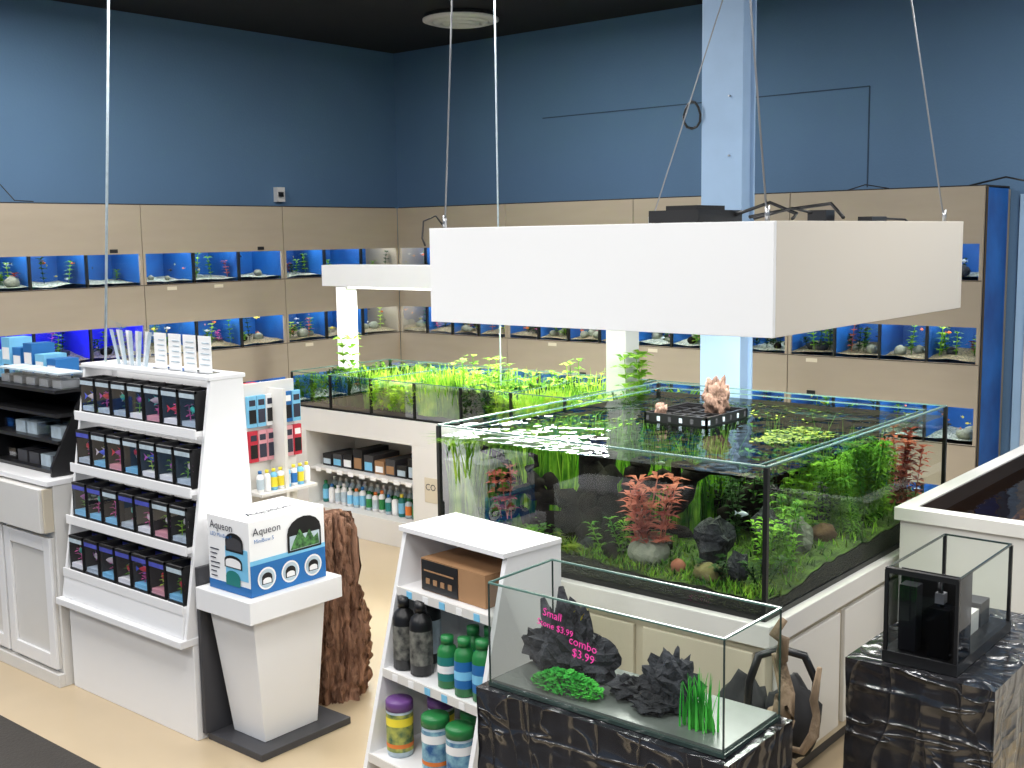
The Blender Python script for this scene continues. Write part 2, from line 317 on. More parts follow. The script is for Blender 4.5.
# ---------------------------------------------------------------- tank racks
ROWS=[(1.70,1.92),(1.19,1.415),(.69,.92),(.20,.42)]
FISHM=[mat('fish_orange',col(235,120,40),.4),mat('fish_silver',col(200,210,220),.3),mat('fish_black',col(30,30,36),.4),mat('fish_yellow',col(230,210,80),.4)]
def rack(name,seams,ntank,P,violet=()):
    mb=MB(); dec=MB()
    def bx(u0,u1,d0,d1,z0,z1,m,t=mb):
        a=P(u0,d0,z0); c=P(u1,d1,z1); t.box(a[0],c[0],a[1],c[1],a[2],c[2],m)
    def qd(pts,m,t=mb): t.poly([P(*p) for p in pts],m)
    U0,U1=min(seams),max(seams)
    bx(U0,U1,.44,.48,0,2.25,BEIGE)
    for e in (U0,U1-.015): bx(e,e+.015,.0+.022,.44,0,2.26,WATBLUE if e==U0 else BEIGE)
    bx(U0,U1,.02,.46,2.255,2.27,BLACKM)
    bands=[(1.92,2.262),(1.415,1.70),(.92,1.19),(.42,.69),(0,.20)]
    for i in range(len(seams)-1):
        a,c=sorted((seams[i],seams[i+1]))
        bx(a-.01,a+.01,.022,.03,0,2.26,GROOVE)
        for z0,z1 in bands:
            bx(a+.003,c-.003,0,.02,z0,z1,BEIGE)
            if z1<2: bx(a+.003,c-.003,-.002,0.0,z1-.006,z1,GROOVE)
        for ri,(z0,z1) in enumerate(ROWS):
            vio=(i,ri) in violet
            back=WATPUR if vio else WATBLUE
            bx(a+.003,a+.022,0,.02,z0,z1,BEIGE); bx(c-.022,c-.003,0,.02,z0,z1,BEIGE)
            qd([(a,.40,z0-.05),(c,.40,z0-.05),(c,.40,z1+.09),(a,.40,z1+.09)],back)
            for e in (a+.004,c-.004): qd([(e,.02,z0-.05),(e,.40,z0-.05),(e,.40,z1+.09),(e,.02,z1+.09)],back)
            qd([(a,.02,z1+.09),(c,.02,z1+.09),(c,.40,z1+.09),(a,.40,z1+.09)],WHITE2)
            qd([(a,.02,z0-.04),(c,.02,z0-.04),(c,.40,z0-.04),(a,.40,z0-.04)],BLACKM)
            bx(a+.05,c-.05,.08,.12,z1+.06,z1+.08,LEDV if vio else LED)
            gm=GRAV2 if (ri==1 and R.random()<.5) else GRAV1
            hi=.03 if ri==1 else 0
            n=24; vs=[]
            for k in range(n+1):
                u=a+(c-a)*k/n
                for j in range(5):
                    d=.03+.37*j/4; vs.append(P(u,d,z0+.018+.02*noise.noise(Vector((u*6,d*8,z0*9+i)))+(.04+hi)*j/4*(.6+.6*noise.noise(Vector((u*3,ri,i))))))
            mb.mesh(vs,[(k*5+j,(k+1)*5+j,(k+1)*5+j+1,k*5+j+1) for k in range(n) for j in range(4)],gm,True)
            w=(c-a-.044)/ntank
            for k in range(ntank+1):
                u=a+.022+w*k
                if 0<k<ntank:
                    bx(u-.007,u+.007,.004,.03,z0,z1,SILIC); bx(u-.003,u+.003,.03,.40,z0-.04,z1+.05,back)
            for k in range(ntank):
                u=a+.022+w*(k+.5)
                rich=R.random()<(.5 if ri!=1 else .85)
                for q in range(R.randint(4,9) if rich else R.randint(0,3)):
                    uu=u+R.uniform(-.42,.42)*w; dd=R.uniform(.08,.32); pm=R.choice([G_STEM,G_DARK,G_STEM,G_LIME,PINK,G_RED] if R.random()<.4 else [G_STEM,G_VAL,G_DARK])
                    p=P(uu,dd,z0+.03)
                    dec.stem(p,R.uniform(.06,.18),.05,.024,pm,5,4,.02)
                for q in range(R.randint(0,4)):
                    rr=R.uniform(.02,.05); p=P(u+R.uniform(-.35,.35)*w,R.uniform(.08,.25),z0+.03+rr*.5); dec.blob(p,(rr*1.1,rr*.9,rr*.8),R.choice([ROCKD,ROCKG,ROCKG,WOODB,ROCKG]),.3,2,seed=R.random()*9,nu=9,nv=6)
                for q in range(R.randint(1,7)):
                    p=P(u+R.uniform(-.4,.4)*w,R.uniform(.06,.25),R.uniform(z0+.06,z1-.02)); fish(dec,p,R.uniform(.02,.045),R.uniform(0,6.3),R.choice(FISHM))
                if R.random()<.15: bx(u-.03,u+.03,-.003,0,z1+.01,z1+.035,BLACK)
                elif R.random()<.2: bx(u-.04,u+.04,-.002,0,z0-.045,z0-.02,CREAM)
            qd([(a+.02,.012,z0),(c-.02,.012,z0),(c-.02,.012,z1),(a+.02,.012,z1)],GLASSR)
    ob=mb.finish(name); d=dec.finish('plants_and_fish',parent=ob)
    return ob
rackN=rack('aquarium_rack',[7.12-1.26*k for k in range(6)],3,lambda u,d,z:(u,7.25+d,z),violet={(2,1)})
rackE=rack('aquarium_rack',[7.25,6.02,4.79,3.54,2.28],4,lambda u,d,z:(7.12+d,u,z))

b=MB(); b.box(3.64,3.78,7.70,7.75,2.36,2.44,WHITE2); b.box(3.50,3.60,7.62,7.72,2.27,2.40,PAPER)
b.tube([(3.7,7.7,2.38),(3.76,7.6,2.42),(3.82,7.5,2.29),(3.95,7.5,2.285)],.004,BLACK,6); b.finish('power_cords',parent=rackN)
b=MB(); b.box(6.18,6.26,7.70,7.75,2.32,2.44,WHITE2); b.box(6.19,6.23,7.68,7.70,2.36,2.40,BLACK); b.finish('wall_outlet')
b=MB()
b.tube([(7.5,2.5,2.28),(7.4,2.25,2.32),(7.5,2.1,2.28),(7.58,2.0,2.2),(7.58,1.95,1.7),(7.57,2.0,1.2)],.006,BLACK,6)
b.tube([(7.57,2.02,1.2),(7.56,1.95,.9),(7.5,2.0,.6)],.012,BLACK,6)
b.tube([(7.45,3.3,2.275),(7.42,3.15,2.31),(7.45,3.0,2.28)],.004,BLACK,6); b.finish('power_cords',parent=rackE)

# ---------------------------------------------------------------- column
b=MB(); cx,cy=5.42,3.05
b.box(cx-.07,cx-.055,cy-.12,cy+.12,0,CZ,LBLUE); b.box(cx+.055,cx+.07,cy-.12,cy+.12,0,CZ,LBLUE); b.box(cx-.055,cx+.055,cy-.10,cy+.10,0,CZ,LBLUE)
for z in (2.2,2.5): 
    b.tube([(cx-.07,cy-.05,z+.2),(cx-.09,cy-.05,z+.2)],.006,STEEL,6)
b.finish('column',.003)
b=MB(); pts=[]
for k in range(13):
    t=k/12*2*math.pi; pts.append((5.33+.01*math.sin(2*t),3.215+.05*math.cos(t),2.62+.07*math.sin(t)))
b.tube(pts,.007,BLACK,6); b.finish('coiled_cable')

# ---------------------------------------------------------------- main display tank
TX0,TX1,TY0,TY1,TZ0,TZ1=3.46,5.16,1.79,3.31,.70,1.22
WZ=1.175
b=MB()
b.box(TX0-.04,TX1+.04,TY0-.04,TY1+.03,.60,.68,WHITE2)
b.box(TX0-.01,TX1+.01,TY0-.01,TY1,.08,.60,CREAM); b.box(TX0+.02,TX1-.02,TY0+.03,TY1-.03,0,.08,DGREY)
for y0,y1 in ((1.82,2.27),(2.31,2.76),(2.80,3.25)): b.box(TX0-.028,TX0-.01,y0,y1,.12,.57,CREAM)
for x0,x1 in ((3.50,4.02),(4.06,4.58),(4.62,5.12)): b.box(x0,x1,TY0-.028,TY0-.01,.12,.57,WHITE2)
b.finish('aquarium_cabinet',.004)
tank=MB()
tank.box(TX0-.005,TX1+.005,TY0-.005,TY1+.005,.681,.70,SILIC)
panes(tank,TX0,TX1,TY0,TY1,TZ0,TZ1,.014,sw=.008)
tank.poly([(TX1-.012,TY0+.30,.70),(TX1-.012,TY1-.012,.70),(TX1-.012,TY1-.012,WZ),(TX1-.012,TY0+.30,WZ)],SHADEBK)  # added dark sheets on the two far faces, so the interior looks shaded
tank.poly([(TX0+.006,TY1-.008,.70),(TX1-.012,TY1-.008,.70),(TX1-.012,TY1-.008,WZ),(TX0+.006,TY1-.008,WZ)],SHADEBK)
for a in ((TX0+.01,TX0+.07,TY0+.01,TY1-.01),(TX1-.07,TX1-.01,TY0+.01,TY1-.01),(TX0+.07,TX1-.07,TY0+.01,TY0+.07),(TX0+.07,TX1-.07,TY1-.07,TY1-.01)):
    z=1.205; tank.poly([(a[0],a[2],z),(a[1],a[2],z),(a[1],a[3],z),(a[0],a[3],z)],GLASS)
    if a[1]-a[0]<.1:
        e=a[1] if a[0]<4 else a[0]; tank.box(e-.0025,e+.0025,a[2]+.06,a[3]-.06,1.203,1.208,GLASSE)
    else:
        e=a[3] if a[2]<2.5 else a[2]; tank.box(a[0],a[1],e-.0025,e+.0025,1.203,1.208,GLASSE)
def fz(x,y):
    return .745+.06*max(0,(x-3.46))/1.7+.04*(y-1.79)/1.5+.030*noise.noise(Vector((x*4,y*4,1)))+.012*noise.noise(Vector((x*17,y*17,3)))
heightgrid(tank,TX0+.006,TX1-.006,TY0+.006,TY1-.009,70,70,fz,CARPET)
x0,x1,y0,y1=TX0+.004,TX1-.004,TY0+.004,TY1-.004
for (xa,ya,xb,yb) in ((x0,y0,x0,y1),(x0,y0,x1,y0),(x1,y0,x1,y1)):
    n=40; vs=[]
    for i in range(n+1):
        x=xa+(xb-xa)*i/n; y=ya+(yb-ya)*i/n; vs+=[(x,y,.70),(x,y,fz(x,y)-.004)]
    tank.mesh(vs,[(2*i,2*i+2,2*i+3,2*i+1) for i in range(n)],SOIL)
tank.poly([(x0,y0,WZ),(x1,y0,WZ),(x1,y1,WZ),(x0,y1,WZ)],WATER)
tob=tank.finish('display_aquarium')
hs=MB()
def branch(p0,p1,r0,r1,m,wob=.05,n=9,seg=8,rough=.2):
    p0=Vector(p0);p1=Vector(p1);s=R.random()*50
    pts=[p0.lerp(p1,i/n)+Vector((noise.noise(Vector((s,i*.6,0))),noise.noise(Vector((0,i*.6,s))),noise.noise(Vector((i*.6,s,0)))))*wob for i in range(n+1)]
    hs.tube(pts,[(r0+(r1-r0)*i/n)*(1+rough*2*noise.noise(Vector((i*1.3,s,0)))) for i in range(n+1)],m,seg); return pts
for (x,y,tx,ty,tz,r) in ((3.70,2.66,3.64,2.68,1.15,.075),(3.72,2.56,3.76,2.50,1.12,.085),(3.68,2.60,3.66,2.58,1.08,.08),(3.76,2.68,3.80,2.72,1.16,.07),(3.66,2.70,3.58,2.80,1.02,.055),(3.68,2.52,3.66,2.44,.98,.06),(3.63,2.62,3.60,2.64,.98,.06)):
    branch((x,y,.76),(tx,ty,tz),r,r*.45,WOODB,.05,14,12,.35)
for k in range(9):
    a=k*.75; branch((3.70,2.6,.86),(3.70+.20*math.cos(a),2.6+.24*math.sin(a),.77),.06,.018,WOODB,.05,8,8)
branch((3.64,2.70,.92),(3.52,3.12,1.12),.045,.014,WOODB,.08)
branch((3.62,2.72,.84),(3.50,3.06,.90),.038,.014,WOODB,.08)
branch((3.62,2.70,.88),(3.50,3.02,1.00),.035,.012,WOODB,.08)
branch((3.58,2.80,.80),(3.495,2.98,.79),.035,.014,WOODB,.05)
branch((3.56,2.88,.98),(3.50,2.84,1.14),.025,.01,WOODB,.05)
branch((3.75,2.5,1.0),(3.8,2.2,1.13),.045,.012,WOODB,.1)
branch((3.70,2.5,.85),(3.62,2.2,.90),.035,.012,WOODB,.1)
branch((3.85,2.4,.95),(4.0,2.1,1.14),.045,.015,WOODB,.1)
for i in range(9):
    a=R.uniform(-1.2,1.2); branch((4.0+.1*math.cos(a),2.4+.15*math.sin(a),.85),(4.05+.5*math.cos(a),2.4+.45*math.sin(a),R.uniform(.95,1.15)),.035,.008,WOODB,.12,8,6)
branch((4.2,2.2,.78),(4.6,2.5,1.15),.07,.03,WOODB,.12); branch((4.3,2.5,.78),(4.7,3.0,1.12),.08,.04,WOODB,.12)
hs.blob((3.58,2.34,.81),(.065,.085,.06),ROCKG,.08,1.5,seed=1,nu=20,nv=12)
hs.blob((3.55,2.19,.785),(.026,.03,.028),mat('terracotta',col(140,84,62),.8),.08,1.5,seed=4)
hs.blob((3.55,2.06,.785),(.05,.06,.035),mat('brown_stone',col(60,54,36),.9,c2=col(104,96,56),bump=.8),.3,2,seed=5)
for (x,y,z,r,sd) in ((3.68,2.12,.86,.085,6),(3.62,1.98,.80,.05,7),(4.02,1.95,.83,.07,11),(4.12,1.98,.82,.06,12),(3.90,2.0,.87,.08,13),(4.5,2.1,.84,.09,14),(3.62,2.86,.79,.06,15),(3.58,3.05,.79,.05,16),(3.56,2.62,.78,.05,19)):
    hs.blob((x,y,z),(r*.8,r*.8,r),ROCKD if sd not in(11,12) else ROCKG,.5,2,seed=sd,nu=14,nv=9,smooth=False)
hs.blob((4.22,1.93,.81),(.055,.05,.04),mat('coconut_brown',col(84,58,34),.9,bump=.8),.2,2,seed=2)
pl=MB()
for i in range(1300):
    x=R.uniform(3.60,4.3); y=R.uniform(2.90,3.285)
    if i%3==0: x=R.uniform(3.475,3.60); y=R.uniform(3.10,3.285)
    elif i%3==1: x=R.uniform(3.56,3.72); y=R.uniform(2.92,3.25)
    pl.blade((x,y,.76),R.uniform(.36,.56),R.uniform(.009,.017),R.uniform(0,6.28),R.uniform(0,.08),R.choice([G_VAL,G_VAL,G_STEM,G_LIME]),5,WZ-.005)
for i in range(520):   # mid-tank thicket behind the stump
    x=R.uniform(3.92,4.35); y=R.uniform(2.35,2.95)
    pl.blade((x,y,.77),R.uniform(.28,.42),R.uniform(.008,.016),R.uniform(0,6.28),R.uniform(0,.10),R.choice([G_VAL,G_STEM,G_STEM,G_DARK]),5,WZ-.01)
for i in range(800):
    q=R.random()
    if q<.5: x=R.uniform(4.2,5.1);y=R.uniform(2.9,3.27)
    else: x=R.uniform(4.7,5.12);y=R.uniform(1.95,3.2)
    pl.blade((x,y,.78),R.uniform(.22,.39),R.uniform(.01,.02),R.uniform(0,6.28),R.uniform(0,.12),R.choice([G_VAL,G_DARK,G_STEM,G_DARK]),5,WZ-.01)
for i in range(90): pl.stem((R.uniform(4.15,4.95),R.uniform(2.2,3.1),.78),R.uniform(.2,.34),.05,.02,R.choice([G_DARK,G_STEM,G_DARK]),8,4)
def cluster(cx,cy,n,sp,h0,h1,L,w,m,nodes=9,per=5,up=.5,z=.77):
    for i in range(n):
        pl.stem((cx+R.gauss(0,sp),cy+R.gauss(0,sp),z),R.uniform(h0,h1),L,w,m,nodes,per,.05,up)
for k in range(9):
    a=k*.7; pl.stem((3.58+.02*math.cos(a),2.33+.04*math.sin(a),.80),R.uniform(.16,.30),.07,.022,G_RED,5,6,.06,.6)
for k in range(5):
    a=k*1.25; pl.stem((3.50+.010*math.cos(a),2.98+.028*math.sin(a),.86),R.uniform(.15,.21),.045,.017,G_RED,5,5,.03,.5)
cluster(4.95,1.92,8,.025,.28,.37,.055,.024,G_RED,10,5)
cluster(4.62,1.92,14,.04,.30,.37,.05,.009,G_STEM,22,8,.2)
cluster(4.42,1.97,9,.035,.24,.34,.045,.009,G_STEM,16,7,.3)
cluster(4.25,2.08,12,.05,.28,.36,.05,.03,G_VAL,8,4)
cluster(4.80,1.94,8,.03,.22,.34,.05,.02,G_VAL,9,4)
cluster(3.95,1.95,6,.03,.14,.24,.04,.014,G_STEM,8,5)
cluster(3.80,1.95,5,.03,.12,.22,.04,.016,G_VAL,7,5)
cluster(3.57,2.46,5,.018,.08,.15,.04,.014,G_STEM,6,5)
cluster(3.53,2.82,10,.05,.04,.09,.035,.016,G_STEM,5,5)
cluster(3.53,2.66,10,.05,.03,.07,.03,.014,G_OLIVE,4,5)
cluster(3.53,3.08,8,.04,.05,.12,.035,.014,G_STEM,5,5)
cluster(3.55,2.03,4,.02,.05,.08,.03,.016,G_DARK,4,6)
cluster(3.78,1.88,7,.03,.1,.18,.035,.014,G_STEM,6,5)
cluster(4.75,2.1,12,.08,.2,.34,.05,.03,G_VAL,8,4)
cluster(3.6,1.88,5,.03,.05,.10,.03,.014,G_DARK,5,5)
cluster(4.1,2.2,10,.10,.2,.3,.05,.02,G_DARK,8,4)
for i in range(5200):
    x=R.uniform(3.475,5.1); y=R.uniform(1.805,3.2)
    if i%3==0: x=R.uniform(3.47,3.62)
    if x>3.9 and y>2.2: continue
    pl.blade((x,y,fz(x,y)-.004),R.uniform(.015,.045),.007,R.uniform(0,6.28),.02,R.choice([G_STEM,G_DARK,G_OLIVE,G_VAL]),2)
for i in range(12): fish(pl,(R.uniform(3.6,4.8),R.uniform(1.95,2.8),R.uniform(.9,1.1)),R.uniform(.03,.045),R.uniform(0,6.28),R.choice(FISHM[1:3]))
for i in range(420):
    a=R.uniform(0,6.28); r=math.sqrt(R.random()); q=1+.5*noise.noise(Vector((math.cos(a)*1.5,math.sin(a)*1.5,3))); pl.leaf((4.3+.24*r*q*math.cos(a),2.12+.11*r*q*math.sin(a),WZ+.001),(R.uniform(-1,1),R.uniform(-1,1),.05),.024,.016,R.choice([G_OLIVE,G_OLIVE,G_DARK]),.03)
for i in range(90):
    pl.leaf((R.uniform(3.6,4.3),R.uniform(2.8,3.25),WZ+.001),(R.uniform(-1,1),R.uniform(-1,1),.06),.03,.014,R.choice([G_STEM,G_OLIVE]),.03)
for i in range(120):
    pl.leaf((R.uniform(4.6,5.05),R.uniform(2.2,2.9),WZ+.001),(R.uniform(-1,1),R.uniform(-1,1),.06),.03,.014,R.choice([G_OLIVE,G_DARK]),.03)
pl.finish('aquarium_plants',parent=tob)
hs.finish('rocks_and_bogwood',parent=tob)
b=MB()
bc=(4.46,2.66)
for k in range(5): 
    u=-.17+.085*k; b.box(bc[0]+u-.006,bc[0]+u+.006,bc[1]-.15,bc[1]+.15,1.196,1.206,BLACK)
for k in range(5):
    u=-.15+.075*k; b.box(bc[0]-.17,bc[0]+.17,bc[1]+u-.005,bc[1]+u+.005,1.196,1.206,BLACK)
b.box(bc[0]-.17,bc[0]+.17,bc[1]-.15,bc[1]+.15,1.17,1.178,BLACKM)
for a in ((-.18,-.17,-.16,.16),(.17,.18,-.16,.16),(-.18,.18,-.16,-.15),(-.18,.18,.15,.16)): b.box(bc[0]+a[0],bc[0]+a[1],bc[1]+a[2],bc[1]+a[3],1.165,1.215,BLACK)
for k in range(0,16,3): b.box(bc[0]-.182,bc[0]-.18,bc[1]-.15+.019*k,bc[1]-.135+.019*k,1.182,1.202,DGREY if k%2 else LABEL); b.box(bc[0]-.17+.021*k,bc[0]-.155+.021*k,bc[1]-.162,bc[1]-.16,1.182,1.202,DGREY if k%2 else LABEL)
b.finish('floating_basket',parent=tob)
b=MB(); BW=mat('bleached_wood',col(150,120,104),.85,c2=col(80,58,48),bump=1.0,bscale=40,stretch=(2,2,.5),scale=24)
b.blob((4.50,2.58,1.265),(.045,.055,.085),BW,.55,3.0,seed=6,nu=26,nv=20)
b.tube([(4.49,2.60,1.30),(4.49,2.61,1.345),(4.48,2.615,1.36)],[.022,.016,.006],BW,8)
b.tube([(4.52,2.55,1.29),(4.53,2.54,1.33)],[.02,.008],BW,8)
b.blob((4.32,2.76,1.225),(.03,.025,.03),BW,.5,3.0,seed=7)
b.finish('driftwood_piece',parent=tob)

# ---------------------------------------------------------------- hanging light hood
HX0,HX1,HY0,HY1,HZ0,HZ1=3.41,5.19,1.75,3.29,1.66,2.04
b=MB()
b.box(HX0,HX0+.02,HY0,HY1,HZ0,HZ1,HOODW); b.box(HX1-.02,HX1,HY0,HY1,HZ0,HZ1,HOODSH)
b.box(HX0+.02,HX1-.02,HY0,HY0+.02,HZ0,HZ1,HOODSH); b.box(HX0+.02,HX1-.02,HY1-.02,HY1,HZ0,HZ1,HOODSH)
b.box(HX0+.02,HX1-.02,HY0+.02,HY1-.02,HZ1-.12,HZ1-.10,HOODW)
for x in (3.75,4.3,4.85):
    b.box(x-.12,x+.12,HY0+.15,HY1-.15,1.80,1.92,BLACK); b.box(x-.10,x+.10,HY0+.18,HY1-.18,1.795,1.80,LEDW)
for p in ((HX0+.03,HY0+.04),(HX0+.03,HY1-.06),(HX1-.1,HY0+.05),(4.86,HY1-.12)): b.tube([(p[0],p[1],HZ1-.1),(p[0],p[1],HZ1+.03)],.008,STEEL,8)
hood=b.finish('hanging_light_canopy',.002)
b=MB()
for a,c in (((3.44,3.23,2.04),(3.60,3.26,CZ)),((3.44,1.79,2.04),(3.49,1.98,CZ)),((5.09,1.80,2.04),(5.10,2.10,CZ)),((4.86,3.17,2.04),(5.26,2.80,CZ))):
    b.tube([a,c],.0038,CABLEM,6)
    b.tube([(a[0],a[1],a[2]+.0),(a[0],a[1],a[2]+.05)],.009,STEEL,6)
b.tube([(3.44,3.23,2.04),(3.43,3.27,2.09),(3.42,3.33,2.07),(3.42,3.34,2.0),(3.405,3.31,1.97)],.004,BLACK,5)
b.finish('suspension_cables',parent=hood)
b=MB()
b.box(4.10,4.46,2.44,2.68,2.05,2.10,BLACK); b.box(4.17,4.40,2.49,2.64,2.10,2.12,BLACKM)
b.tube([(4.4,2.44,2.08),(4.5,2.33,2.13),(4.55,2.23,2.08),(4.45,2.2,2.06)],.008,BLACK,6)
b.tube([(4.45,2.4,2.07),(4.6,2.3,2.10),(4.6,2.1,2.12),(4.5,2.0,2.06)],.008,BLACK,6)
b.tube([(4.3,2.3,2.06),(4.35,2.15,2.10),(4.4,2.05,2.07)],.006,BLACK,6)
b.box(4.38,4.46,2.02,2.10,1.94,2.09,BLACK)
for x in (4.14,4.42): 
    for y in (2.46,2.66): b.box(x-.01,x+.01,y-.01,y+.01,1.94,2.05,BLACKM)
b.finish('lighting_controller',parent=hood)
b=MB(); b.box(4.55,4.70,1.90,1.96,1.94,2.062,BLACK); b.tube([(4.7,1.93,2.05),(4.8,1.95,2.055),(4.9,1.9,2.05),(5.0,1.85,1.98)],.005,BLACK,5); b.finish('power_adapter',parent=hood)

# ---------------------------------------------------------------- long planted tank row
b=MB(); FX=5.12
b.box(FX,6.12,3.46,6.37,.69,.85,WHITE2)
b.box(FX,6.12,3.46,6.37,0,.17,WHITE2)
b.box(FX+.45,6.12,3.5,6.33,.17,.69,WHITE2)
for y0,y1 in ((6.17,6.37),(4.86,5.14),(3.46,3.75)): b.box(FX,FX+.45,y0,y1,.17,.69,WHITE2)
b.box(FX+.02,FX+.45,5.14,6.17,.42,.435,WHITE2)
b.box(FX-.004,FX,4.90,5.03,.34,.50,CREAM)
b.text('CO',(FX-.006,5.02,.42),(0,-1,0),(0,0,1),.06,INK)
b.finish('planted_tank_stand',.004)
def bottle(mb,x,y,z,r,h,body,cap,label,seg=14,neck=.45):
    mb.lathe((x,y,z),[(r*.9,0),(r,.01*h),(r,h*.70),(r*.85,h*.78),(r*neck,h*.84),(r*neck,h*.86)],body,seg)
    mb.lathe((x,y,z),[(r*neck*1.15,h*.86),(r*neck*1.15,h)],cap,seg)
    mb.lathe((x,y,z),[(r*1.015,h*.15),(r*1.015,h*.62)],label,seg,cap=False)
b=MB()
for k in range(15):
    y=6.12-.063*k
    bottle(b,FX+.12,y,.172,.024,.13+.02*(k%3==0),R.choice([WHITE,LABEL,TEAL,WHITE]),R.choice([YEL,GREENP,WHITE,ORNG,BLUEP]),R.choice([GREENP,TEAL,PAPER,LABEL,BLUEL,ORNG]))
    bottle(b,FX+.22,y+.02,.172,.024,.16,LABEL,WHITE,GREENP)
for k in range(9):
    y=6.12-.105*k; h=R.uniform(.08,.15); b.box(FX+.1,FX+.35,y-.09,y,.437,.437+h,R.choice([BLACK,BLACKM,LABEL,DGREY,DGREY,KRAFT]))
    b.box(FX+.097,FX+.1,y-.08,y-.01,.45,.437+h*.6,R.choice([PAPER,KRAFT,LABEL,BLUEL]))
for k in range(9): b.box(FX+.015,FX+.02,6.1-.11*k,6.05-.11*k,.41,.44,PAPER)
b.finish('shelf_products')
b=MB(); PZ0,PZ1=.863,1.09
b.box(FX+.01,6.10,3.50,6.33,.852,.863,SILIC)
panes(b,FX+.02,6.09,3.51,6.325,PZ0,PZ1,.010,sw=.006)
for k in range(1,7):
    y=6.325-.40*k
    b.box(FX+.012,FX+.03,y-.006,y+.006,PZ0,PZ1,SILIC); b.box(FX+.02,6.09,y-.004,y+.004,PZ1-.004,PZ1+.002,GLASSE)
b.poly([(FX+.025,3.515,1.06),(6.085,3.515,1.06),(6.085,6.32,1.06),(FX+.025,6.32,1.06)],WATER2)
heightgrid(b,FX+.025,6.085,3.515,6.32,12,40,lambda x,y:.885+.012*noise.noise(Vector((x*6,y*6,0))),SOIL)
ptank=b.finish('planted_aquarium')
b=MB()
for i in range(7000):
    y=R.uniform(3.54,6.30); x=FX+.045+ (R.random()**1.3)*.9
    if i%3==0: x=FX+.033+R.random()*.08
    zone=int((6.325-y)/.4)
    z=.885; t=zone%4; pat=noise.noise(Vector((x*3,y*3,2)))
    gm=G_LIME if pat>0 else (G_STEM if pat>-.25 else G_DARK)
    tall=1.05+.5*noise.noise(Vector((x*2,y*4,7)))
    if t in(1,3): b.blade((x,y,z),R.uniform(.12,.22)*tall,R.uniform(.008,.014),R.uniform(0,6.28),R.uniform(.01,.06),gm,4)
    elif R.random()<.22: b.stem((x,y,z),R.uniform(.07,.18)*tall,R.uniform(.03,.045),R.uniform(.012,.022),R.choice([gm,gm,gm,G_RED if t==2 and R.random()<.3 else gm]),6,4)
    else: b.leaf((x,y,z+R.uniform(0,.14)),(R.uniform(-1,1),R.uniform(-1,1),1),.08,.028,gm,.1)
for (x,y) in ((5.45,6.10),(5.42,6.02),(5.6,3.72),(5.5,3.65),(5.45,3.7),(5.45,3.6)):
    b.stem((x,y,.9),.40,.10,.05,G_VAL,7,4)
for i in range(30):
    b.stem((R.uniform(5.2,5.9),R.uniform(3.6,5.2),.9),R.uniform(.22,.33),.06,.028,R.choice([G_LIME,G_VAL,G_STEM]),6,4)
b.finish('aquatic_plants',parent=ptank)
b=MB()
b.box(5.50,5.72,3.72,6.39,1.67,1.82,WHITE)
b.box(5.56,5.66,6.20,6.31,1.065,1.67,WHITE); b.box(5.54,5.68,3.78,3.92,1.065,1.67,WHITE)
b.box(5.555,5.56,6.205,6.305,1.07,1.66,POSTGLOW)  # glow added to the post face in place of light falling on it
b.box(5.53,5.69,3.95,6.15,1.655,1.67,LEDW)
b.tube([(5.49,4.70,1.07),(5.49,4.70,CZ)],.006,LABEL,8)
b.finish('light_gantry',.002)

# ---------------------------------------------------------------- betta display
b=MB(); Y0,Y1=3.83,4.78
b.box(2.56,2.95,Y0,Y1,0,.40,WHITE)
side=[(2.525,.40),(2.90,.40),(2.86,1.45),(2.70,1.45)]
b.prism_y(side,Y0,Y0+.018,WHITE); b.prism_y(side,Y1-.018,Y1,WHITE)
b.prism_y([(2.50,.40),(2.9,.40),(2.9,.43),(2.50,.43)],Y0-.004,Y1+.004,WHITE)
b.prism_y([(2.84,.43),(2.86,.43),(2.85,1.45),(2.83,1.45)],Y0+.018,Y1-.018,WHITE)
tiers=[(.555,2.535),(.79,2.565),(1.02,2.60),(1.25,2.635)]
for z,x in tiers: 
    b.box(x,2.84,Y0+.018,Y1-.018,z-.02,z,WHITE); b.box(x-.004,x+.004,Y0+.018,Y1-.018,z-.03,z+.012,WHITE)
    b.box(2.78,2.82,Y0+.05,Y1-.05,z+.185,z+.195,LEDW)
b.prism_y([(2.525,.43),(2.84,.43),(2.84,.536),(2.535,.536)],Y0+.018,Y1-.018,WHITE)
b.box(2.69,2.87,Y0-.004,Y1+.004,1.45,1.468,WHITE)
dsp=b.finish('betta_display_shelf',.003)
b=MB(); FM=[mat('betta_'+n,c,.4) for n,c in (('red',col(220,50,70)),('blue',col(70,100,230)),('teal',col(60,190,170)),('violet',col(190,90,190)),('white',col(230,215,220)))]
CUPW=glassm('betta_cup_glass',(.90,.91,.96,1),1.45,fac=.15)
